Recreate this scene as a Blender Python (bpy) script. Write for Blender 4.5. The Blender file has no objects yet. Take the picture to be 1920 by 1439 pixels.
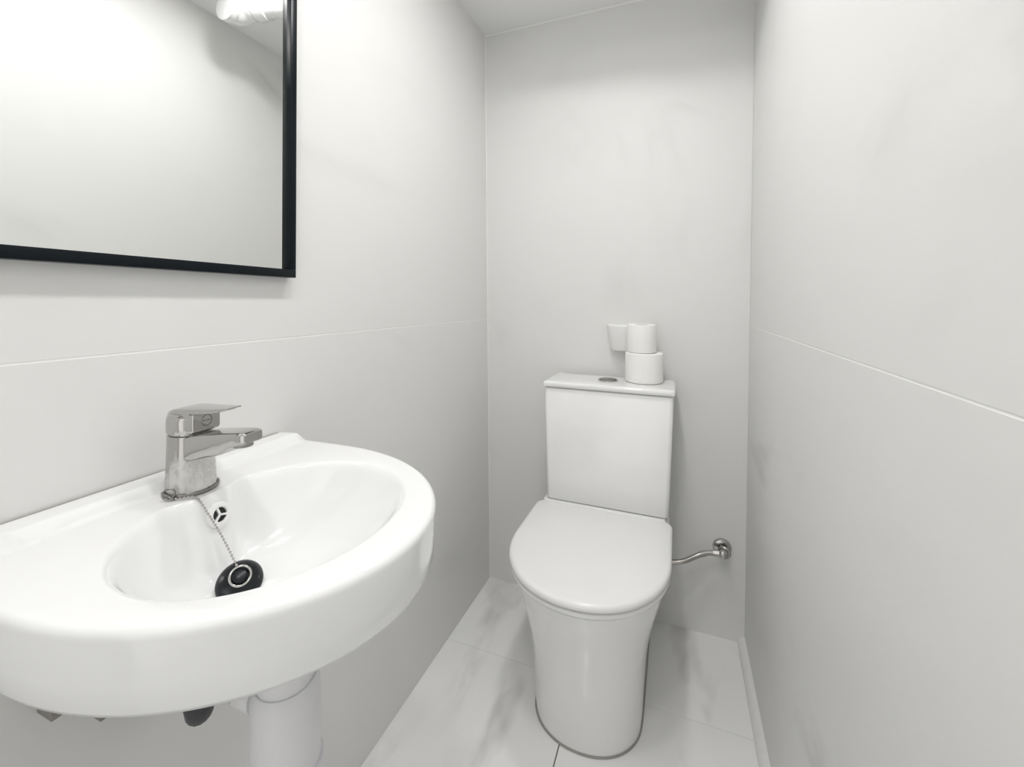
import bpy, bmesh, math, random
from mathutils import Vector, Matrix

random.seed(4)
scene = bpy.context.scene
PI = math.pi

# ------------------------------------------------------------------ camera
CAM_F = 802.93                      # focal length in pixels of the 1920 wide frame
YAW, PITCH, ROLL, CAM_H = 0.36893, 0.01648, 0.00736, 1.07
fwd = Vector((-math.sin(YAW) * math.cos(PITCH), math.cos(YAW) * math.cos(PITCH), -math.sin(PITCH)))
right0 = Vector((math.cos(YAW), math.sin(YAW), 0))
up0 = right0.cross(fwd)
right = math.cos(ROLL) * right0 + math.sin(ROLL) * up0
up = -math.sin(ROLL) * right0 + math.cos(ROLL) * up0
cam_data = bpy.data.cameras.new('camera')
cam_data.sensor_fit = 'HORIZONTAL'
cam_data.sensor_width = 36.0
cam_data.lens = CAM_F / 1920 * 36.0
cam_data.shift_x = 0.0
cam_data.shift_y = -(719.5 - 575.16) / 1920
cam_data.clip_start = 0.01
cam = bpy.data.objects.new('camera', cam_data)
scene.collection.objects.link(cam)
m = Matrix((right, up, -fwd)).transposed().to_4x4()
m.translation = Vector((0, 0, CAM_H))
cam.matrix_world = m
scene.camera = cam

# ------------------------------------------------------------------ world, exposure
world = bpy.data.worlds.new('world')
scene.world = world
world.use_nodes = True
world.node_tree.nodes['Background'].inputs['Color'].default_value = (1.0, 0.988, 0.975, 1)
world.node_tree.nodes['Background'].inputs['Strength'].default_value = 1.2
scene.view_settings.view_transform = 'Standard'
scene.view_settings.look = 'None'
scene.view_settings.gamma = 1.0
scene.view_settings.use_curve_mapping = False
scene.view_settings.exposure = 0.11
LAMP_CEILING = 116.0                 # emission of the ceiling lamp diffusers
LAMP_MIRROR = 7.0                  # emission of the tube above the mirror

# ------------------------------------------------------------------ room numbers
XL0, XR, YB, ZC = -0.6606, 0.2085, 1.4944, 2.0700
YF = -0.80                          # wall behind the camera
ZJ = 0.9953                         # height of the panel joint
def XL(z): return XL0 - 0.03445 * z / 2.05   # the left wall leans back a little

# ------------------------------------------------------------------ materials
def new_mat(name):
    mt = bpy.data.materials.new(name); mt.use_nodes = True
    nt = mt.node_tree
    return mt, nt, nt.nodes['Principled BSDF']
def setp(b, **kw):
    for k, v in kw.items():
        b.inputs[k.replace('_', ' ')].default_value = v
def rgb(r, g, b): return (r, g, b, 1)
def plain(name, col, rough=0.4, metal=0.0, coat=0.0, noise=0.0, nscale=30, bump=0.0, spec=0.5):
    mt, nt, b = new_mat(name)
    setp(b, Roughness=rough, Metallic=metal)
    b.inputs['Coat Weight'].default_value = coat
    b.inputs['Coat Roughness'].default_value = 0.05
    b.inputs['Specular IOR Level'].default_value = spec
    tc = nt.nodes.new('ShaderNodeTexCoord')
    nz = nt.nodes.new('ShaderNodeTexNoise'); nz.inputs['Scale'].default_value = nscale; nz.inputs['Detail'].default_value = 4
    nt.links.new(tc.outputs['Object'], nz.inputs['Vector'])
    mx = nt.nodes.new('ShaderNodeMix'); mx.data_type = 'RGBA'
    mx.inputs[6].default_value = rgb(*[c * (1 - noise) for c in col]); mx.inputs[7].default_value = rgb(*col)
    nt.links.new(nz.outputs['Fac'], mx.inputs[0]); nt.links.new(mx.outputs[2], b.inputs['Base Color'])
    if bump:
        bp = nt.nodes.new('ShaderNodeBump'); bp.inputs['Strength'].default_value = bump; bp.inputs['Distance'].default_value = 0.002
        nt.links.new(nz.outputs['Fac'], bp.inputs['Height']); nt.links.new(bp.outputs['Normal'], b.inputs['Normal'])
    return mt
def marble(name, base, vein, rough, amount, scale, width, seed, rot=0.6, blotch=0.0, spec=0.5):
    """pale stone: soft directional veins that come and go, over a faint cloudiness"""
    mt, nt, b = new_mat(name)
    N, L = nt.nodes.new, nt.links.new
    setp(b, Roughness=rough); b.inputs['Specular IOR Level'].default_value = spec
    tc = N('ShaderNodeTexCoord'); mp = N('ShaderNodeMapping')
    mp.inputs['Location'].default_value = (seed, seed * 0.7, seed * 1.3)
    mp.inputs['Rotation'].default_value = (rot, rot * 0.8, rot)
    mp.inputs['Scale'].default_value = (1.0, 0.42, 1.0)
    L(tc.outputs['Object'], mp.inputs['Vector'])
    n1 = N('ShaderNodeTexNoise'); n1.inputs['Scale'].default_value = scale; n1.inputs['Detail'].default_value = 5
    n1.inputs['Roughness'].default_value = 0.5; n1.inputs['Distortion'].default_value = 0.8
    L(mp.outputs['Vector'], n1.inputs['Vector'])
    s = N('ShaderNodeMath'); s.operation = 'SUBTRACT'; s.inputs[1].default_value = 0.5; L(n1.outputs['Fac'], s.inputs[0])
    a = N('ShaderNodeMath'); a.operation = 'ABSOLUTE'; L(s.outputs[0], a.inputs[0])
    r = N('ShaderNodeMapRange'); r.inputs['From Min'].default_value = 0.0; r.inputs['From Max'].default_value = width
    r.inputs['To Min'].default_value = 1.0; r.inputs['To Max'].default_value = 0.0; L(a.outputs[0], r.inputs['Value'])
    n2 = N('ShaderNodeTexNoise'); n2.inputs['Scale'].default_value = scale * 1.7; n2.inputs['Detail'].default_value = 2
    L(mp.outputs['Vector'], n2.inputs['Vector'])
    r2 = N('ShaderNodeMapRange'); r2.inputs['From Min'].default_value = 0.52; r2.inputs['From Max'].default_value = 0.72; L(n2.outputs['Fac'], r2.inputs['Value'])
    mu = N('ShaderNodeMath'); mu.operation = 'MULTIPLY'; L(r.outputs[0], mu.inputs[0]); L(r2.outputs[0], mu.inputs[1])
    n3 = N('ShaderNodeTexNoise'); n3.inputs['Scale'].default_value = scale * 3.4; n3.inputs['Detail'].default_value = 3
    L(mp.outputs['Vector'], n3.inputs['Vector'])
    r3 = N('ShaderNodeMapRange'); r3.inputs['From Min'].default_value = 0.58; r3.inputs['From Max'].default_value = 0.75
    r3.inputs['To Max'].default_value = blotch; L(n3.outputs['Fac'], r3.inputs['Value'])
    ad = N('ShaderNodeMath'); ad.operation = 'MULTIPLY_ADD'; ad.inputs[1].default_value = amount
    L(mu.outputs[0], ad.inputs[0]); L(r3.outputs[0], ad.inputs[2]); ad.use_clamp = True
    mx = N('ShaderNodeMix'); mx.data_type = 'RGBA'; mx.inputs[6].default_value = rgb(*base); mx.inputs[7].default_value = rgb(*vein)
    L(ad.outputs[0], mx.inputs[0]); L(mx.outputs[2], b.inputs['Base Color'])
    return mt
def emitter(name, col, strength):
    mt, nt, b = new_mat(name)
    setp(b, Roughness=0.5); b.inputs['Base Color'].default_value = rgb(0.9, 0.9, 0.9)
    b.inputs['Emission Color'].default_value = rgb(*col); b.inputs['Emission Strength'].default_value = strength
    return mt
def chrome(name, col, rough, lime=0.0):
    mt, nt, b = new_mat(name)
    N, L = nt.nodes.new, nt.links.new
    setp(b, Metallic=1.0, Roughness=rough); b.inputs['Base Color'].default_value = rgb(*col)
    if lime:                       # lime scale on the lower body: rough pale flecks in streaks
        tc = N('ShaderNodeTexCoord'); sp = N('ShaderNodeSeparateXYZ'); L(tc.outputs['Object'], sp.inputs[0])
        nz = N('ShaderNodeTexNoise'); nz.inputs['Scale'].default_value = 95; nz.inputs['Detail'].default_value = 2
        mp = N('ShaderNodeMapping'); mp.inputs['Scale'].default_value = (1, 1, 0.45)
        L(tc.outputs['Object'], mp.inputs[0]); L(mp.outputs[0], nz.inputs['Vector'])
        r = N('ShaderNodeMapRange'); r.inputs['From Min'].default_value = 0.30; r.inputs['From Max'].default_value = 0.70; L(nz.outputs['Fac'], r.inputs['Value'])
        h = N('ShaderNodeMapRange'); h.inputs['From Min'].default_value = 0.052; h.inputs['From Max'].default_value = 0.03; L(sp.outputs['Z'], h.inputs['Value'])
        x = N('ShaderNodeMapRange'); x.inputs['From Min'].default_value = -0.012; x.inputs['From Max'].default_value = 0.004; L(sp.outputs['X'], x.inputs['Value'])
        m1 = N('ShaderNodeMath'); m1.operation = 'MULTIPLY'; L(r.outputs[0], m1.inputs[0]); L(h.outputs[0], m1.inputs[1])
        m2 = N('ShaderNodeMath'); m2.operation = 'MULTIPLY'; L(m1.outputs[0], m2.inputs[0]); L(x.outputs[0], m2.inputs[1])
        m3 = N('ShaderNodeMath'); m3.operation = 'MULTIPLY'; m3.inputs[1].default_value = lime; L(m2.outputs[0], m3.inputs[0])
        mx = N('ShaderNodeMix'); mx.data_type = 'RGBA'; mx.inputs[6].default_value = rgb(*col); mx.inputs[7].default_value = rgb(0.72, 0.72, 0.70)
        L(m3.outputs[0], mx.inputs[0]); L(mx.outputs[2], b.inputs['Base Color'])
        rr = N('ShaderNodeMapRange'); rr.inputs['To Min'].default_value = rough; rr.inputs['To Max'].default_value = 0.5
        L(m3.outputs[0], rr.inputs['Value']); L(rr.outputs[0], b.inputs['Roughness'])
        me = N('ShaderNodeMath'); me.operation = 'SUBTRACT'; me.inputs[0].default_value = 1.0; L(m3.outputs[0], me.inputs[1]); L(me.outputs[0], b.inputs['Metallic'])
    return mt

M = {}
WALLC, VEIN = (0.795, 0.795, 0.784), (0.56, 0.56, 0.545)
M['panel_left'] = marble('panel_left', WALLC, VEIN, 0.38, 0.25, 1.6, 0.05, 3.1, 0.5, 0.08, 0.3)
M['panel_back'] = marble('panel_back', WALLC, VEIN, 0.50, 0.25, 1.5, 0.05, 7.7, 0.9, 0.04, 0.25)
M['panel_right'] = marble('panel_right', WALLC, VEIN, 0.38, 0.75, 1.8, 0.05, 2.6, 0.4, 0.14, 0.3)
M['floor'] = marble('floor_stone', (0.93, 0.93, 0.922), (0.45, 0.445, 0.43), 0.16, 0.35, 2.4, 0.05, 5.3, 0.7, 0.42)
M['grout_white'] = plain('grout_white', (0.93, 0.93, 0.92), 0.6, noise=0.05)
M['grout_grey'] = plain('grout_grey', (0.16, 0.155, 0.15), 0.8, noise=0.2)
M['ceiling'] = plain('ceiling_paint', (0.90, 0.905, 0.90), 0.75, noise=0.03, nscale=8)
M['wall_core'] = plain('wall_core', (0.84, 0.84, 0.82), 0.7, noise=0.05)
M['paint'] = plain('door_paint', (0.78, 0.78, 0.77), 0.4, noise=0.02)
M['sealant'] = plain('sealant_white', (0.90, 0.90, 0.88), 0.45, noise=0.06, nscale=50)
M['sealant_grey'] = plain('sealant_grey', (0.40, 0.38, 0.36), 0.6, noise=0.3, nscale=60)
M['ceramic'] = plain('glazed_ceramic', (0.91, 0.91, 0.905), 0.12, coat=0.6, noise=0.01)
M['basin'] = plain('basin_ceramic', (0.895, 0.90, 0.90), 0.10, coat=0.6, noise=0.01)
M['seat'] = plain('seat_plastic', (0.91, 0.91, 0.905), 0.22, coat=0.2, noise=0.01)
M['pvc'] = plain('white_pvc', (0.80, 0.80, 0.82), 0.32, noise=0.03)
M['pipe'] = plain('pipe_pvc', (0.86, 0.87, 0.87), 0.25, noise=0.02)
M['black_frame'] = plain('black_lacquer', (0.004, 0.007, 0.010), 0.30, noise=0.2, spec=0.18)
M['rubber'] = plain('black_rubber', (0.008, 0.010, 0.013), 0.28, noise=0.3, nscale=80, spec=0.3)
M['dark_rubber'] = plain('dark_hose', (0.035, 0.036, 0.042), 0.5, noise=0.4, nscale=120, bump=0.3)
M['chrome'] = chrome('chrome', (0.50, 0.49, 0.475), 0.10)
M['chrome_tap'] = chrome('chrome_limed', (0.47, 0.46, 0.445), 0.13, 0.9)
M['steel'] = chrome('braided_steel', (0.50, 0.48, 0.46), 0.25)
M['dark_steel'] = chrome('tarnished_steel', (0.30, 0.29, 0.28), 0.3)
M['hole'] = plain('dark_hole', (0.02, 0.02, 0.02), 0.8)
M['paper'] = plain('tissue_paper', (0.94, 0.935, 0.91), 0.95, noise=0.03, nscale=200, bump=0.15, spec=0.1)
M['card'] = plain('card_core', (0.55, 0.50, 0.43), 0.9, noise=0.1)
M['holder'] = plain('holder_plastic', (0.90, 0.90, 0.89), 0.35, noise=0.02)
M['bracket'] = plain('rusty_bracket', (0.36, 0.34, 0.31), 0.7, noise=0.5, nscale=90)
M['lamp'] = emitter('lamp_diffuser', (1.0, 0.99, 0.978), LAMP_CEILING)
M['tube'] = emitter('mirror_lamp_diffuser', (1.0, 0.985, 0.955), LAMP_MIRROR)
mt, nt, b = new_mat('mirror_glass')
setp(b, Metallic=1.0, Roughness=0.015); b.inputs['Base Color'].default_value = rgb(0.88, 0.887, 0.875)
M['mirror'] = mt

# ------------------------------------------------------------------ mesh helpers
C = scene.collection
def obj(name, verts, faces, mat, parent=None, smooth=True, angle=35, bevel=0.0, segs=2, loc=None):
    me = bpy.data.meshes.new(name)
    me.from_pydata([tuple(v) for v in verts], [], faces)
    bm = bmesh.new(); bm.from_mesh(me)
    bmesh.ops.remove_doubles(bm, verts=bm.verts, dist=1e-6)
    if bevel:
        ed = [e for e in bm.edges if len(e.link_faces) == 2 and e.calc_face_angle(0) > 0.5]
        bmesh.ops.bevel(bm, geom=ed, offset=bevel, segments=segs, affect='EDGES', profile=0.5, clamp_overlap=True)
    bmesh.ops.recalc_face_normals(bm, faces=bm.faces)
    bm.to_mesh(me); bm.free()
    if smooth:
        for p in me.polygons: p.use_smooth = True
        me.set_sharp_from_angle(angle=math.radians(angle))
    me.materials.append(M[mat])
    o = bpy.data.objects.new(name, me); C.objects.link(o)
    if parent: o.parent = parent
    if loc: o.location = loc
    return o
class MB:
    """collects shapes for one part"""
    def __init__(s): s.v, s.f = [], []
    def add(s, verts, faces):
        n = len(s.v); s.v += [Vector(v) for v in verts]; s.f += [tuple(i + n for i in f) for f in faces]; return s
    def box(s, x0, x1, y0, y1, z0, z1):
        return s.add([(x0,y0,z0),(x1,y0,z0),(x1,y1,z0),(x0,y1,z0),(x0,y0,z1),(x1,y0,z1),(x1,y1,z1),(x0,y1,z1)],
                     [(3,2,1,0),(4,5,6,7),(0,1,5,4),(1,2,6,5),(2,3,7,6),(3,0,4,7)])
    def loft(s, rings, cap0=True, cap1=True, closed=False):
        n = len(rings[0]); v = [p for r in rings for p in r]; f = []
        k = len(rings)
        for i in range(k if closed else k - 1):
            a, b2 = i * n, ((i + 1) % k) * n
            for j in range(n):
                f.append((a + j, a + (j + 1) % n, b2 + (j + 1) % n, b2 + j))
        if not closed:
            if cap0: f.append(tuple(range(n))[::-1])
            if cap1: f.append(tuple((k - 1) * n + j for j in range(n)))
        return s.add(v, f)
    def lathe(s, prof, n=48, c=(0, 0, 0), cap0=True, cap1=True, closed=False):
        return s.loft([[(c[0] + r * math.cos(2*PI*j/n), c[1] + r * math.sin(2*PI*j/n), c[2] + z) for j in range(n)] for r, z in prof], cap0, cap1, closed)
    def tube(s, pts, r, n=16, cap=True):
        pts = [Vector(p) for p in pts]; rings = []; ref = None
        rr = r if isinstance(r, (list, tuple)) else [r] * len(pts)
        for i, p in enumerate(pts):
            t = (pts[min(i+1, len(pts)-1)] - pts[max(i-1, 0)]).normalized()
            if ref is None:
                ref = t.orthogonal().normalized()
            ref = (ref - t * ref.dot(t)).normalized(); q = t.cross(ref)
            rings.append([p + rr[i] * (math.cos(2*PI*j/n) * ref + math.sin(2*PI*j/n) * q) for j in range(n)])
        return s.loft(rings, cap, cap)
    def torus(s, c, R, r, axis=(0,0,1), n=40, k=12):
        ax = Vector(axis).normalized(); u = ax.orthogonal().normalized(); w = ax.cross(u); c = Vector(c)
        rings = []
        for i in range(n):
            a = 2*PI*i/n; d = math.cos(a)*u + math.sin(a)*w
            rings.append([c + d*(R + r*math.cos(2*PI*j/k)) + ax*(r*math.sin(2*PI*j/k)) for j in range(k)])
        return s.loft(rings, closed=True)
    def sphere(s, c, r, n=10, k=6):
        return s.lathe([(r*math.sin(PI*i/k)+1e-5, -r*math.cos(PI*i/k)) for i in range(k+1)], n, c)
    def xform(s, mat):
        s.v = [mat @ v for v in s.v]; return s
    def build(s, name, mat, parent=None, **kw): return obj(name, s.v, s.f, mat, parent, **kw)
def empty(name, loc, rz=0.0):
    o = bpy.data.objects.new(name, None); C.objects.link(o); o.location = loc; o.rotation_euler = (0, 0, rz)
    o.empty_display_size = 0.05
    return o
def tag(o, label=None, cat=None, group=None, kind=None):
    if label: o['label'] = label
    if cat: o['category'] = cat
    if group: o['group'] = group
    if kind: o['kind'] = kind
    return o
def spline(pts, n=8):
    P = [Vector(p) for p in pts]; P = [2*P[0]-P[1]] + P + [2*P[-1]-P[-2]]; out = []
    for i in range(1, len(P)-2):
        for k in range(n):
            t = k/n; a, b2, c, d = P[i-1:i+3]
            out.append(0.5*((2*b2)+(c-a)*t+(2*a-5*b2+4*c-d)*t*t+(3*b2-a-3*c+d)*t**3))
    out.append(P[-2]); return out

# ------------------------------------------------------------------ room shell
T = 0.08
fl = tag(MB().box(XL0 - 0.1, XR + 0.1, YF - 1.2, YB + 0.1, -0.06, -0.0022).build('floor', 'grout_grey', smooth=False), 'pale veined stone tile floor around the toilet', 'floor', kind='structure')
YJ, XJ, g = 1.172, -0.252, 0.0013
def tile(x0, x1, y0, y1):
    MB().box(x0, x1, y0, y1, -0.010, 0.0).build('tile', 'floor', fl, bevel=0.0006, segs=1)
tile(XL0 - 0.02, XR + 0.01, YJ + 0.0004, YB + 0.01)
tile(XL0 - 0.02, XJ - g, YJ - 0.60, YJ - 0.0004)
tile(XJ + g, XR + 0.01, YJ - 0.60, YJ - 0.0004)
tile(XL0 - 0.02, XJ - g, YJ - 1.2025, YJ - 0.6025)
tile(XJ + g, XR + 0.01, YJ - 1.2025, YJ - 0.6025)
tile(XL0 - 0.02, XJ - g, YF - 1.2, YJ - 1.205)
tile(XJ + g, XR + 0.01, YF - 1.2, YJ - 1.205)

def lean_slab(z0, z1, y0, y1, d0, d1):
    """slab that follows the leaning left wall; d is the depth behind its face"""
    return MB().add([(XL(z0)-d0,y0,z0),(XL(z0)-d0,y1,z0),(XL(z1)-d0,y1,z1),(XL(z1)-d0,y0,z1),
                     (XL(z0)-d1,y0,z0),(XL(z0)-d1,y1,z0),(XL(z1)-d1,y1,z1),(XL(z1)-d1,y0,z1)],
                    [(0,1,2,3),(7,6,5,4),(0,4,5,1),(1,5,6,2),(2,6,7,3),(3,7,4,0)])
gj = 0.0010
wl = tag(lean_slab(-0.01, ZC + 0.02, YF - 0.05, YB + 0.05, 0.0004, T).build('wall_left', 'grout_white', smooth=False), 'pale panelled wall carrying the basin and mirror', 'wall', kind='structure')
lean_slab(0.0, ZJ - gj, YF, YB, 0.0, 0.007).build('panel', 'panel_left', wl, bevel=0.0004, segs=1)
lean_slab(ZJ + gj, ZC, YF, YB, 0.0, 0.007).build('panel', 'panel_left', wl, bevel=0.0004, segs=1)
wr = tag(MB().box(XR + 0.0004, XR + T, YF - 0.05, YB + 0.05, -0.01, ZC + 0.02).build('wall_right', 'grout_white', smooth=False), 'pale panelled wall with one horizontal joint, facing the basin', 'wall', kind='structure')
MB().box(XR, XR + 0.007, YF, YB, 0, ZJ - gj).build('panel', 'panel_right', wr, bevel=0.0004, segs=1)
MB().box(XR, XR + 0.007, YF, YB, ZJ + gj, ZC).build('panel', 'panel_right', wr, bevel=0.0004, segs=1)
wb = tag(MB().box(XL(ZC) - 0.05, XR + 0.05, YB + 0.002, YB + T, -0.01, ZC + 0.02).build('wall_back', 'wall_core', smooth=False), 'plain pale wall behind the toilet', 'wall', kind='structure')
MB().box(XL(ZC), XR, YB, YB + 0.007, 0, ZC).build('panel', 'panel_back', wb, bevel=0.0004, segs=1)
# the wall behind the camera, with its door
DX0, DX1, DZ = -0.60, 0.16, 2.00
wf = MB().box(XL(ZC) - 0.05, DX0, YF - T, YF, -0.01, ZC + 0.02).box(DX1, XR + 0.05, YF - T, YF, -0.01, ZC + 0.02).box(DX0, DX1, YF - T, YF, DZ, ZC + 0.02)
tag(wf.build('wall_front', 'wall_core', smooth=False), 'plain wall with the doorway opposite the toilet', 'wall', kind='structure')
dr = tag(MB().box(DX1 - 0.028, DX1 + 0.010, YF - 0.80, YF - 0.085, 0.006, DZ - 0.035).build('door_1', 'paint', bevel=0.002), 'white door standing open opposite the toilet', 'door', kind='structure')
MB().box(DX0, DX0 + 0.022, YF - T, YF + 0.010, 0.0, DZ).box(DX1 - 0.022, DX1, YF - T, YF + 0.010, 0.0, DZ).box(DX0, DX1, YF - T, YF + 0.010, DZ - 0.022, DZ).build('door_frame', 'paint', dr, bevel=0.002)
MB().tube(spline([(DX1 - 0.028, YF - 0.74, 1.0), (DX1 - 0.075, YF - 0.74, 1.0), (DX1 - 0.083, YF - 0.72, 1.0), (DX1 - 0.083, YF - 0.63, 1.0)]), 0.008).build('door_handle', 'chrome', dr)
tag(MB().box(XL(ZC) - 0.05, XR + 0.05, YF - 0.05, YB + 0.05, ZC, ZC + 0.06).build('ceiling', 'ceiling', smooth=False), 'flat off-white painted ceiling', 'ceiling', kind='structure')
# sealant beads in the corners and the stone strip along the right wall
def bead(name, a, b2, r, mat, label):
    o = MB().tube([a, b2], r, 8).build(name, mat); tag(o, label, 'trim', kind='structure'); return o
bead('trim_1', (XL(0) + 0.0006, YB - 0.0006, 0), (XL(ZC) + 0.0006, YB - 0.0006, ZC), 0.0030, 'sealant', 'thin white bead in the corner left of the toilet')
bead('trim_2', (XL(ZC), YB - 0.001, ZC - 0.001), (XR, YB - 0.001, ZC - 0.001), 0.0042, 'sealant', 'thin white bead where the back wall meets the ceiling')
sk = MB()
prof = [(XR, 0.0), (XR - 0.021, 0.0), (XR - 0.0215, 0.004), (XR - 0.019, 0.011), (XR - 0.012, 0.018), (XR - 0.004, 0.022), (XR, 0.0225)]
sk.loft([[(x, y, z) for x, z in prof] for y in (YF, YB)])
tag(sk.build('baseboard_right', 'sealant', angle=50), 'low white cove strip along the foot of the wall', 'baseboard', kind='structure')

# ------------------------------------------------------------------ toilet
def d_outline(hw, v0, v1, vs, rc, n=40, k=2.0, m2=8):
    """D outline: straight back at v0 with rounded corners, straight sides to vs, superellipse front to v1. (u, -v)"""
    pts = []
    for i in range(m2 + 1):
        a = PI/2 * i / m2
        pts.append((-hw + rc - rc*math.sin(a), v0 + rc - rc*math.cos(a)))
    for i in range(1, 5): pts.append((-hw, v0 + rc + (vs - v0 - rc) * i / 5))
    for i in range(n + 1):
        a = PI * i / n
        cu, sv = -math.cos(a), math.sin(a)
        pts.append((hw * math.copysign(abs(cu)**(2/k), cu), vs + (v1 - vs) * abs(sv)**(2/k)))
    for i in range(4, 0, -1): pts.append((hw, v0 + rc + (vs - v0 - rc) * i / 5))
    for i in range(m2, -1, -1):
        a = PI/2 * i / m2
        pts.append((hw - rc + rc*math.sin(a), v0 + rc - rc*math.cos(a)))
    return pts
def ring(out, z, inset=0.0, uv=(0, 0.3)):
    r = []
    for u, v in out:
        d = Vector((u - uv[0], v - uv[1])); l = d.length
        d = d * ((l - inset) / l)
        r.append((d.x + uv[0], -(d.y + uv[1]), z))
    return r
toilet = empty('toilet', (-0.207, YB - 0.004, 0), 0.0)
tag(toilet, 'white close-coupled toilet with closed lid in the far corner', 'toilet')
rings = []
#           z      hw     v0    v1     vs
for z, hw, v0, v1, vs in ((0.004, .136, .03, .505, .375), (0.03, .1375, .03, .507, .375), (0.08, .139, .03, .514, .375), (0.14, .142, .03, .522, .375),
                          (0.20, .147, .03, .533, .375), (0.26, .158, .03, .550, .37), (0.31, .172, .03, .569, .365), (0.35, .183, .03, .586, .36), (0.38, .190, .03, .598, .36),
                          (0.394, .192, .03, .602, .36), (0.3985, .188, .03, .598, .36)):
    rings.append(ring(d_outline(hw, v0, v1, vs, 0.02, k=2.15), z))
pan = MB().loft(rings).build('pan', 'ceramic', toilet, angle=50)
MB().loft([ring(d_outline(.183, .03, .20, .17, .02, k=8), z) for z in (0.395, 0.44)]).build('pan_shelf', 'ceramic', toilet, bevel=0.004)
o1 = d_outline(.137, .03, .506, .375, 0.02, k=2.15)
MB().loft([ring(o1, 0.0005, -0.0024), ring(o1, 0.0022, -0.002), ring(o1, 0.0042, 0.0005)]).build('sealant_bead', 'sealant_grey', pan)
MB().lathe([(0.0095, 0), (0.0095, 0.004), (0.007, 0.008), (0.003, 0.0095)], 20).xform(Matrix.Translation((0.160, -0.20, 0.265)) @ Matrix.Rotation(PI/2, 4, 'Y')).build('bolt_cap', 'seat', pan)
so = d_outline(.2005, .183, .612, .385, .035, k=2.1)
MB().loft([ring(so, 0.399, 0.012), ring(so, 0.400, 0.004), ring(so, 0.404, 0.0008), ring(so, 0.409, 0.0), ring(so, 0.4125, 0.0015), ring(so, 0.4135, 0.008)]).build('seat', 'seat', toilet, angle=60)
lo = d_outline(.2020, .180, .616, .385, .035, k=2.1)
MB().loft([ring(lo, 0.4165, 0.010), ring(lo, 0.4175, 0.003), ring(lo, 0.420, 0.0), ring(lo, 0.426, 0.0), ring(lo, 0.430, 0.0012), ring(lo, 0.4335, 0.005), ring(lo, 0.435, 0.012), ring(lo, 0.4356, 0.05), ring(lo, 0.4358, 0.12)]).build('lid', 'seat', toilet, angle=60)
for s in (-1, 1): MB().tube([(s*0.075 - 0.02, -0.190, 0.414), (s*0.075 + 0.02, -0.190, 0.414)], 0.0085, 16).build('hinge', 'chrome', toilet)
def rrect(hx, y0, y1, r, n=6):
    pts = []
    for cx, cy, a0 in ((hx - r, y1 - r, 0), (-hx + r, y1 - r, PI/2), (-hx + r, y0 + r, PI), (hx - r, y0 + r, 1.5*PI)):
        for i in range(n + 1):
            a = a0 + PI/2*i/n; pts.append((cx + r*math.cos(a), cy + r*math.sin(a)))
    return pts
def rr(hx, y0, y1, r, z): return [(x, y, z) for x, y in rrect(hx, y0, y1, r)]
tank = MB().loft([rr(.178, -.188, -.024, .012, .441), rr(.183, -.193, -.022, .014, .446), rr(.1845, -.194, -.022, .014, .52), rr(.1915, -.198, -.020, .014, .792), rr(.189, -.195, -.023, .012, .795)]).xform(Matrix.Translation((0.009, 0, 0))).build('cistern', 'ceramic', toilet, angle=50)
MB().loft([rr(.188, -.194, -.024, .012, .7945), rr(.188, -.194, -.024, .012, .7975)]).xform(Matrix.Translation((0.009, 0, 0))).build('cistern_gap', 'sealant_grey', tank)
MB().loft([rr(.1935, -.2005, -.018, .010, .7975), rr(.1955, -.2030, -.016, .011, .7990), rr(.1955, -.2030, -.0155, .011, .8085), rr(.1945, -.202, -.017, .0105, .8118), rr(.1915, -.199, -.020, .009, .8140), rr(.186, -.194, -.024, .008, .8148), rr(.10, -.15, -.06, .010, .8152)]).xform(Matrix.Translation((0.009, 0, 0))).build('cistern_lid', 'ceramic', tank, angle=60)
fb = MB().lathe([(0.031, 0.8145), (0.031, 0.8185), (0.0290, 0.8195), (0.0265, 0.8190), (0.0265, 0.8180)], 40, (0.004, -0.116, 0), cap1=True).build('flush_button', 'chrome', tank)
MB().lathe([(0.0258, 0.8182), (0.0258, 0.8196), (0.024, 0.8206), (0.001, 0.8208)], 32, (0.004, -0.116, 0)).build('button_disc', 'dark_steel', fb)

# ------------------------------------------------------------------ paper rolls on the cistern
def roll(loc, R, h, label, tilt=(0, 0)):
    e = empty('toilet_roll', loc); e.rotation_euler = (tilt[0], tilt[1], 0.4)
    tag(e, label, 'toilet roll', 'spare rolls on the cistern')
    rc = 0.021
    MB().lathe([(rc, 0.0015), (R - 0.004, 0.0), (R - 0.001, 0.002), (R, 0.006), (R, h - 0.006), (R - 0.001, h - 0.002), (R - 0.004, h), (rc, h - 0.0015)], 48, closed=True).build('paper', 'paper', e, angle=40)
    MB().lathe([(rc - 0.0004, 0.002), (rc - 0.0004, h - 0.002), (rc - 0.002, h - 0.002), (rc - 0.002, 0.002)], 32, closed=True).build('core', 'card', e)
    a = 0.3                                   # the loose end of the outer sheet
    s = MB(); rg = []
    for i in range(7):
        t = a + 0.05*i; q = R + 0.0004 + 0.0009*(i/6)**2
        rg.append([(q*math.cos(t), q*math.sin(t), 0.005), ((q+0.0006)*math.cos(t), (q+0.0006)*math.sin(t), 0.005), ((q+0.0006)*math.cos(t), (q+0.0006)*math.sin(t), h-0.005), (q*math.cos(t), q*math.sin(t), h-0.005)])
    s.loft(rg).build('loose_sheet', 'paper', e)
    return e
roll((-0.096, 1.403, 0.8155), 0.0575, 0.092, 'larger white toilet roll standing on the cistern lid, lower of the stack')
roll((-0.104, 1.400, 0.9077), 0.0445, 0.088, 'smaller white toilet roll balanced on top of the other roll')

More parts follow.
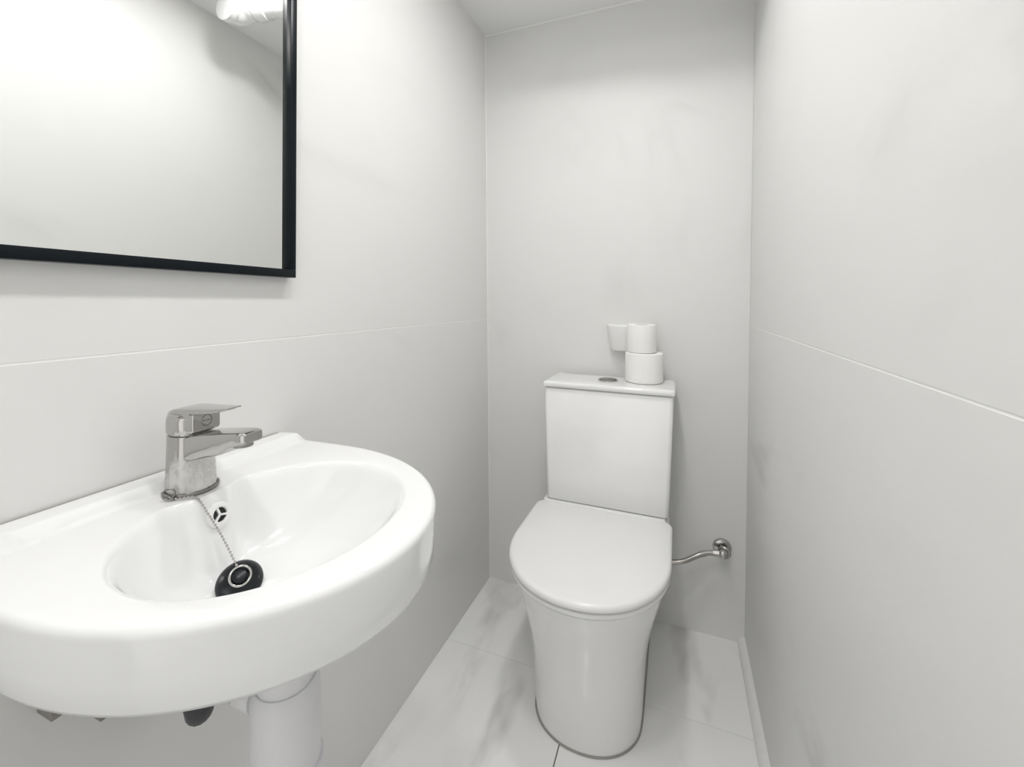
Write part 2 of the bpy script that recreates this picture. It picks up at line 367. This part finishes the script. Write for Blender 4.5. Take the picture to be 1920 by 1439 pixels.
# tapered white holder on the back wall, half hidden by the rolls
e = empty('wall_cup', (-0.163, YB, 0.902))
tag(e, 'white tapered cup fixed to the wall left of the stacked rolls', 'cup')
def half(R, z, n=20, fl=0.012):
    p = [(R*math.cos(PI + PI*i/n), -fl + R*0.6*math.sin(PI + PI*i/n), z) for i in range(n + 1)]
    return p + [(R, 0.0, z), (-R, 0.0, z)]
MB().loft([half(0.046, 0.0), half(0.049, 0.003), half(0.060, 0.078), half(0.061, 0.083), half(0.0585, 0.0855)]).build('cup_body', 'holder', e, angle=50)

# ------------------------------------------------------------------ stop valve and hose behind the toilet
VX, VZ = 0.141, 0.292
e = empty('stop_valve', (VX, YB, VZ))
tag(e, 'chrome stop valve with braided hose on the wall right of the toilet', 'valve')
rot = Matrix.Rotation(PI/2, 4, 'X')
MB().lathe([(0.0275, 0.0), (0.0275, 0.003), (0.024, 0.008), (0.012, 0.011), (0.0105, 0.011)], 36).xform(rot).build('rosette', 'chrome', e)
MB().lathe([(0.0085, 0.008), (0.0085, 0.034), (0.012, 0.035), (0.0135, 0.040), (0.012, 0.050), (0.006, 0.053)], 28).xform(rot).build('valve_body', 'chrome', e)
MB().torus((0.004, -0.026, -0.003), 0.0145, 0.0055, (0.25, 1, 0.1)).build('handwheel', 'chrome', e)
MB().tube(spline([(-0.006, -0.040, -0.002), (-0.022, -0.041, -0.003), (-0.030, -0.042, -0.004)], 4), 0.0092, 6).build('hose_nut', 'chrome', e)
MB().tube(spline([(-0.028, -0.042, -0.003), (-0.055, -0.048, -0.007), (-0.085, -0.060, -0.019), (-0.115, -0.075, -0.030), (-0.150, -0.082, -0.036), (-0.186, -0.086, -0.034)]), 0.0078, 12).build('hose', 'steel', e)
MB().tube([(-0.050, -0.0465, -0.0062), (-0.066, -0.0515, -0.0112)], 0.0088, 12).build('hose_ferrule', 'chrome', e)

# ------------------------------------------------------------------ wash basin
BY, ZR, ZB = 0.379, 0.815, 0.740
CX, BX0 = -0.470, XL(0.8) + 0.001         # fan centre; back edge at the wall
EC, EA, EB = -0.520, 0.262, 0.212         # front ellipse of the outer outline
def outer_r(a, inset=0.0):
    d = Vector((math.cos(a), math.sin(a))); ts = []
    if d.x < -1e-6: ts.append((BX0 + (0 if inset < 0.5 else 0) - CX) / d.x)
    # side lines flare slightly from the wall to the ellipse
    lo_, hi = 0.0, 1.0
    for _ in range(40):
        mid = (lo_ + hi) / 2; x, y = CX + d.x*mid, d.y*mid
        if x > EC: ins = ((x - EC)/(EA - inset))**2 + (y/(EB - inset))**2 < 1
        else:
            hw = EB - 0.008 * ((EC - x)/0.14)**1.5 - inset
            rc = 0.02; ins = abs(y) < hw and x > BX0
        if ins: lo_ = mid
        else: hi = mid
    return lo_
def edge_r(a):
    """edge of the bowl from the fan centre: ellipse with the tap shelf pushing in at the back"""
    d = Vector((math.cos(a), math.sin(a)))
    ex, ea, eb = -0.4415, 0.1375, 0.158
    k = CX - ex; A = (d.x/ea)**2 + (d.y/eb)**2; B = 2*k*d.x/ea**2; Cc = (k/ea)**2 - 1
    t = (-B + math.sqrt(B*B - 4*A*Cc)) / (2*A)
    da = abs((a - PI + PI) % (2*PI) - PI)
    return t - 0.022*math.exp(-(da/0.36)**4)
DRX, DRY, DRZ, DRR = -0.497, -0.012, 0.7180, 0.0225     # drain, relative to BY in y
NA = 216
angs = [2*PI*i/NA for i in range(NA)]
def zdeck(x, y):
    t = min(1, max(0, (-0.628 - x)/0.007)); t = t*t*(3-2*t)
    return 0.0105*t
def flat(inset, z, deck=True):
    r = []
    for a in angs:
        q = outer_r(a, inset); x, y = CX + q*math.cos(a), q*math.sin(a)
        if x < BX0 + inset*0.3 + 1e-4: pass
        r.append((x, BY + y, z + (zdeck(x, y) if deck else 0)))
    return r
basin = empty('wash_basin', (0, 0, 0))
tag(basin, 'white D-shaped ceramic wash basin hung on the wall under the mirror', 'basin')
rings = []
def under(t, z):
    r = []
    for a in angs:
        q = (1 - t)*outer_r(a, 0.03); x, y = CX + q*math.cos(a), q*math.sin(a)
        r.append(((1 - t)*x + t*(DRX + 0.028*math.cos(a)), BY + (1 - t)*y + t*(DRY + 0.028*math.sin(a)), z))
    return r
for t, z in ((1.0, 0.676), (1.0, 0.700), (0.75, 0.704), (0.5, 0.714), (0.3, 0.728), (0.15, 0.741)): rings.append(under(t, z))
rings.append(flat(0.030, ZB + 0.003, False)); rings.append(flat(0.012, ZB, False)); rings.append(flat(0.006, ZB + 0.002, False)); rings.append(flat(0.003, ZB + 0.008, False))
rings.append(flat(0.001, ZB + 0.030, False)); rings.append(flat(0.0, ZR - 0.0095, False))
for i in range(1, 7):
    a = PI/2*i/6; rings.append(flat(0.0075*(1 - math.cos(a)), ZR - 0.0085 + 0.0085*math.sin(a)))
def lip(a): return 0.002 + 0.008*(0.5 - 0.5*math.cos(a))**2     # the lip is crisp in front, soft at the back
for i in range(1, 15):                     # flat top between the outer edge and the bowl edge
    t = i/14; r = []
    for a in angs:
        q = (1 - t)*outer_r(a, 0.0075) + t*(edge_r(a) + lip(a)); x, y = CX + q*math.cos(a), q*math.sin(a)
        r.append((x, BY + y, ZR + zdeck(x, y) - 0.0015*t*t))
    rings.append(r)
def bowl_pt(a, t):
    e2 = edge_r(a) + lip(a); d = Vector((math.cos(a), math.sin(a)))
    p0 = Vector((CX, 0)) + d*e2; p1 = Vector((DRX, DRY)) + d*DRR
    hor = t; p = p0.lerp(p1, hor)
    L0 = (p1 - p0).length; H = ZR - 0.0015 - DRZ
    w = min(0.92, (0.009 + 0.7*lip(a))/L0)            # rounded lip, then a steep wall that eases into the floor
    s = 0.0 if t <= 0 else (0.5*(t/w)**2*w if t < w else t - 0.5*w)
    s /= (1 - 0.5*w)
    k = 2.5 if L0 > 0.09 else 1.5 + (L0/0.09)
    z = ZR - 0.0015 - H*(1 - (1 - s)**k)
    return Vector((p.x, BY + p.y, z))
for i in range(1, 41):
    t = (i/40)**1.35
    rings.append([bowl_pt(a, t) for a in angs])
rings.append([(DRX + (DRR-0.002)*math.cos(a), BY + DRY + (DRR-0.002)*math.sin(a), DRZ - 0.004) for a in angs])
rings.append([(DRX + (DRR-0.003)*math.cos(a), BY + DRY + (DRR-0.003)*math.sin(a), DRZ - 0.03) for a in angs])
MB().loft(rings, cap0=True, cap1=True).build('basin_bowl', 'basin', basin, angle=70)
# overflow ring on the back of the bowl, below the tap
a0 = PI - 0.03
P0, P1, P2 = bowl_pt(a0, 0.22), bowl_pt(a0, 0.34), bowl_pt(a0, 0.28)
tz = (P1 - P0).normalized(); ty = Vector((0, 1, 0)); nrm = ty.cross(-tz).normalized()
if nrm.x < 0: nrm = -nrm
tz = nrm.cross(ty).normalized()
OM = Matrix((ty, tz, nrm)).transposed().to_4x4(); OM.translation = P2 + nrm*0.0018
OM = OM @ Matrix.Scale(1.18, 4)
ov = MB().lathe([(0.0075, 0.0005), (0.0075, 0.0025), (0.0085, 0.0034), (0.0115, 0.0030), (0.0138, 0.0015), (0.0140, -0.002), (0.0075, -0.002)], 40, closed=True).xform(OM).build('overflow_ring', 'seat', basin)
MB().lathe([(0.0074, -0.0012), (0.0074, 0.0002)], 28).xform(OM).build('overflow_hole', 'hole', ov)
sp = MB()
for k in range(3):
    a = PI/2 + 2*PI*k/3 + 0.25
    q = MB().box(0.0, 0.0080, -0.0011, 0.0011, 0.0002, 0.0024).xform(Matrix.Rotation(a, 4, 'Z')); sp.add(q.v, q.f)
sp.xform(OM).build('overflow_spokes', 'seat', ov)
# sealant against the wall
MB().tube([(BX0 + 0.001, BY - 0.198, ZR + 0.0088), (BX0 + 0.001, BY + 0.188, ZR + 0.0088)], 0.0026, 8).build('wall_sealant', 'sealant_grey', basin)
# steel brackets under the left end of the basin
for y0, z0 in ((0.252, 0.612), (0.295, 0.572)):
    MB().box(XL(0.6), -0.640, y0, y0 + 0.014, z0 - 0.014, 0.745).box(XL(0.6), -0.632, y0 + 0.003, y0 + 0.011, z0 - 0.006, z0 + 0.004).build('bracket', 'bracket', basin, bevel=0.001)

# ------------------------------------------------------------------ tap
tap = empty('basin_tap', (-0.6035, 0.3765, ZR - 0.0005), math.radians(2))
tag(tap, 'chrome single-lever mixer tap on the back of the basin', 'tap')
MB().lathe([(0.0285, 0.0), (0.0288, 0.002), (0.0282, 0.006), (0.0272, 0.03), (0.0262, 0.06), (0.0258, 0.0755), (0.0245, 0.0765)], 56).build('tap_body', 'chrome_tap', tap, angle=50)
def xring(x, yc, hy, zc, hz, r, n=5):
    pts = []
    r = min(r, hy*0.98, hz*0.98)
    for cy, cz, a0 in ((hy - r, hz - r, 0), (-hy + r, hz - r, PI/2), (-hy + r, -hz + r, PI), (hy - r, -hz + r, 1.5*PI)):
        for i in range(n + 1):
            a = a0 + PI/2*i/n; pts.append((x, yc + cy + r*math.cos(a), zc + cz + r*math.sin(a)))
    return pts
def zz(x, hy, z0, z1, r): return xring(x, 0, hy, (z0+z1)/2, (z1-z0)/2, r)
MB().loft([zz(-0.012, 0.0180, 0.042, 0.0755, 0.008), zz(0.014, 0.0205, 0.042, 0.0768, 0.006), zz(0.028, 0.0200, 0.046, 0.0790, 0.005), zz(0.052, 0.0185, 0.0530, 0.0825, 0.004), zz(0.074, 0.0175, 0.0590, 0.0855, 0.004),
           zz(0.086, 0.0170, 0.0680, 0.0870, 0.004), zz(0.101, 0.0160, 0.0720, 0.0885, 0.004), zz(0.109, 0.0145, 0.0740, 0.0883, 0.004), zz(0.112, 0.0120, 0.0760, 0.0871, 0.003)]).build('spout', 'chrome', tap, angle=40)
MB().lathe([(0.0115, 0.0), (0.0115, 0.0075), (0.0105, 0.0085)], 28, (0.094, 0, 0.0685)).build('aerator', 'dark_steel', tap)
hd = MB().lathe([(0.0235, 0.0765), (0.0235, 0.0785), (0.0262, 0.0790), (0.0268, 0.081), (0.0266, 0.096), (0.0252, 0.101), (0.021, 0.104)], 56).build('tap_head', 'chrome', tap, angle=40)
MB().loft([zz(0.0, 0.0195, 0.0800, 0.1060, 0.003), zz(0.027, 0.0190, 0.0805, 0.1060, 0.003), zz(0.0295, 0.0175, 0.0820, 0.1050, 0.003)]).build('cartridge_cover', 'chrome', tap, angle=40)
MB().torus((0.0297, 0.0, 0.0945), 0.0068, 0.0005, (1, 0, 0), 28, 6).add([(0.0294, -0.005, 0.0938), (0.0302, -0.005, 0.0938), (0.0302, 0.005, 0.0938), (0.0294, 0.005, 0.0938), (0.0294, -0.005, 0.0952), (0.0302, -0.005, 0.0952), (0.0302, 0.005, 0.0952), (0.0294, 0.005, 0.0952)], [(3,2,1,0),(4,5,6,7),(0,1,5,4),(1,2,6,5),(2,3,7,6),(3,0,4,7)]).build('emblem', 'dark_steel', tap)
MB().loft([zz(-0.0264, 0.009, 0.090, 0.0965, 0.003), zz(-0.0240, 0.014, 0.091, 0.1015, 0.004), zz(-0.0185, 0.0175, 0.094, 0.1060, 0.005), zz(-0.0110, 0.0195, 0.098, 0.1085, 0.005), zz(0.0, 0.0200, 0.100, 0.1100, 0.004), zz(0.015, 0.0190, 0.1020, 0.1110, 0.003),
           zz(0.035, 0.0165, 0.1050, 0.1122, 0.0025), zz(0.055, 0.0145, 0.1080, 0.1137, 0.002), zz(0.066, 0.0125, 0.1100, 0.1146, 0.0015), zz(0.070, 0.0115, 0.1130, 0.1150, 0.001), zz(0.079, 0.0095, 0.1145, 0.1160, 0.0008)]).build('lever', 'chrome', tap, angle=35)

# ------------------------------------------------------------------ plug with its chain
plug = empty('basin_plug', (DRX + 0.006, BY + DRY - 0.006, DRZ + 0.006))
PT = Matrix.Rotation(math.radians(-38), 4, 'Z') @ Matrix.Rotation(math.radians(38), 4, 'Y')   # it leans out of the drain
tag(plug, 'black rubber plug with metal ring and bead chain in the basin', 'plug')
MB().lathe([(0.0185, -0.010), (0.0205, -0.001), (0.0245, 0.0005), (0.0250, 0.003), (0.0240, 0.0055), (0.0195, 0.0105), (0.0125, 0.0135), (0.0085, 0.0145), (0.0072, 0.0185), (0.004, 0.0195), (0.0005, 0.0196)], 44).xform(PT).build('plug_body', 'rubber', plug, angle=40)
MB().torus((-0.0005, 0.0008, 0.0168), 0.0108, 0.0015, (0.12, 0.1, 1)).xform(PT).build('plug_ring', 'chrome', plug)
def surf(a, t): return bowl_pt(a, t)
tb = Vector((-0.6035, 0.3765, ZR + 0.0012))
path = []
for i in range(22):                        # once round the foot of the tap, from the far side to its left
    a = math.radians(75 - i*9.0)
    path.append(tb + Vector((0.0303*math.cos(a), 0.0303*math.sin(a), 0.0012)))
base_loop = [tuple(p) for p in path]
MB().tube([Vector(p) - plug.location for p in base_loop], 0.0016, 8).build('chain_wire', 'dark_steel', plug)
MB().torus(Vector((-0.5925, 0.3425, ZR + 0.0075)) - plug.location, 0.0062, 0.0012, (0.75, -0.55, 0.35)).torus(Vector((-0.5905, 0.3440, ZR + 0.0035)) - plug.location, 0.0042, 0.0010, (0.2, 0.5, 0.8)).build('chain_hook', 'dark_steel', plug)
pr = plug.location + PT @ Vector((-0.0105, -0.002, 0.0175))
cpts = [Vector((-0.589, 0.344, ZR + 0.0015)), Vector((-0.578, 0.3505, ZR + 0.0018)), bowl_pt(PI + 0.20, 0.02) + Vector((0.001, 0, 0.0022))]
q0 = cpts[-1]
cpts += [q0.lerp(pr, k/4) + Vector((0.003*math.sin(PI*k/4), 0, 0.003*math.sin(PI*k/4))) for k in (1, 2, 3)] + [pr]
cp = spline(cpts, 24); beads = MB(); acc = 0; last = cp[0]
beads.sphere(cp[0] - plug.location, 0.0016, 8, 5)
for p in cp[1:]:
    acc += (p - last).length; last = p
    if acc > 0.0042:
        beads.sphere(p - plug.location, 0.0016, 8, 5); acc = 0
o = beads.build('bead_chain', 'steel', plug); o['kind'] = 'stuff'
MB().tube([p - plug.location for p in cp[::4]], 0.0004, 5).build('chain_core', 'steel', plug)

# ------------------------------------------------------------------ waste trap under the basin
TX, TY = -0.445, 0.387
trap = empty('bottle_trap', (TX, TY, 0.455))
tag(trap, 'white plastic bottle trap hanging under the basin', 'trap')
MB().lathe([(0.0300, 0.036), (0.0385, 0.038), (0.0395, 0.045), (0.0390, 0.130), (0.0375, 0.142), (0.0345, 0.146)], 48).build('trap_body', 'pvc', trap, angle=50)
MB().lathe([(0.020, -0.012), (0.036, -0.010), (0.0425, -0.002), (0.0440, 0.010), (0.0440, 0.036), (0.0425, 0.040), (0.0395, 0.0402)], 48).build('trap_cup', 'pvc', trap, angle=50)
MB().lathe([(0.0325, 0.146), (0.0335, 0.148), (0.0335, 0.176), (0.030, 0.180)], 40).build('trap_collar', 'pvc', trap, angle=40)
MB().tube(spline([(0, 0, 0.176), (0, 0, 0.195), (-0.022, -0.010, 0.225), (-0.040, -0.016, 0.25)], 6), 0.0165, 24).build('tailpiece', 'pvc', trap)
MB().tube([(-0.03, -0.004, 0.118), (-0.205, -0.006, 0.118)], 0.0160, 24).build('outlet_pipe', 'pvc', trap)
MB().tube([(-0.036, -0.004, 0.118), (-0.064, -0.0045, 0.118)], 0.0225, 12).build('outlet_nut', 'pvc', trap, angle=25, bevel=0.001)
MB().tube([(-0.074, -0.0045, 0.118), (-0.090, -0.005, 0.118)], 0.0205, 24).build('outlet_ring', 'pvc', trap, angle=40)

# dark hose under the basin, left of the trap
hs = empty('supply_hose', (XL(0.55), 0.385, 0.532))
tag(hs, 'dark flexible supply hose under the basin left of the trap', 'hose')
MB().tube(spline([(0.004, 0.0, 0.0), (0.06, -0.003, 0.0), (0.098, -0.020, 0.004), (0.122, -0.036, 0.032), (0.130, -0.046, 0.075), (0.126, -0.048, 0.125), (0.110, -0.044, 0.178)], 8), 0.0155, 16).build('hose', 'dark_rubber', hs)
MB().tube([(0.001, 0, 0), (0.020, 0, 0)], 0.020, 6).build('hose_nut', 'dark_steel', hs, bevel=0.001)

# ------------------------------------------------------------------ mirror
MY0, MY1, MZ0, MZ1 = 0.160, 0.5950, 1.1085, 1.720
MXF = -0.6585                             # face of the frame
mir = empty('wall_mirror', (MXF - 0.024, (MY0 + MY1)/2, MZ0))
tag(mir, 'rectangular mirror in a thin black frame above the basin', 'mirror')
mir.rotation_euler = (math.radians(-0.35), 0, 0)
hwid = (MY1 - MY0)/2; H = MZ1 - MZ0; FW, D = 0.0135, 0.024
for nm, (y0, y1, z0, z1) in (('b', (-hwid, hwid, 0, FW + 0.001)), ('t', (-hwid, hwid, H - FW, H)), ('l', (-hwid, -hwid + FW, FW + 0.001, H - FW)), ('r', (hwid - FW, hwid, FW + 0.001, H - FW))):
    MB().box(-0.002, D, y0, y1, z0, z1).build('frame_bar', 'black_frame', mir, bevel=0.0008)
MB().box(0.002, D - 0.010, -hwid + 0.004, hwid - 0.004, 0.004, H - 0.004).build('glass', 'mirror', mir, smooth=False)

# ------------------------------------------------------------------ waste pipes under the ceiling (seen in the mirror)
pp = empty('waste_pipe', (-0.02, 1.005, ZC))
tag(pp, 'white waste pipe with collars under the ceiling, reflected in the mirror', 'pipe')
PZ = -0.045
def run(x): return (x, 0.012 - 0.16*(x - 0.06), PZ)
MB().tube([run(0.055), run(-0.30)], 0.034, 32).build('pipe_run', 'pipe', pp)
for x in (-0.028, -0.110):
    MB().tube([run(x + 0.020), run(x + 0.018), run(x - 0.018), run(x - 0.020)], [0.034, 0.040, 0.040, 0.034], 32).build('collar', 'pipe', pp, angle=40)
MB().tube(spline([run(0.0), run(0.025), (0.048, 0.010, PZ - 0.008), (0.058, -0.006, PZ - 0.013), (0.058, -0.024, PZ - 0.014)], 6), 0.0375, 32).build('elbow', 'pipe', pp, angle=60)
MB().tube([(0.058, -0.018, PZ - 0.014), (0.058, -0.020, PZ - 0.014), (0.058, -0.038, PZ - 0.014), (0.058, -0.040, PZ - 0.014)], [0.037, 0.043, 0.043, 0.037], 32).build('collar', 'pipe', pp, angle=40)

# ------------------------------------------------------------------ lamps
def downlight(x, y, label):
    e = empty('ceiling_lamp', (x, y, ZC)); tag(e, label, 'lamp', 'ceiling downlights')
    MB().lathe([(0.050, 0.0), (0.062, 0.0), (0.060, -0.005), (0.052, -0.006)], 48, closed=True).build('lamp_rim', 'seat', e, angle=40)
    MB().lathe([(0.0505, -0.004), (0.0505, -0.001)], 48).build('diffuser', 'lamp', e)
for ly, where in ((-0.02, 'nearest the doorway'), (0.42, 'in the middle'), (0.86, 'nearest the toilet')):
    downlight(-0.185, ly, 'round white downlight in the ceiling row, ' + where)
e = empty('mirror_lamp', (XL(1.8), 0.30, 1.79)); tag(e, 'slim white lamp on the wall above the mirror', 'lamp')
MB().box(-0.002, 0.03, -0.06, 0.06, -0.02, 0.02).build('lamp_base', 'seat', e, bevel=0.002)
MB().box(0.03, 0.075, -0.004, 0.004, -0.004, 0.004).build('lamp_arm', 'chrome', e)
MB().tube([(0.088, -0.10, 0), (0.088, 0.10, 0)], 0.013, 20).build('diffuser', 'tube', e)
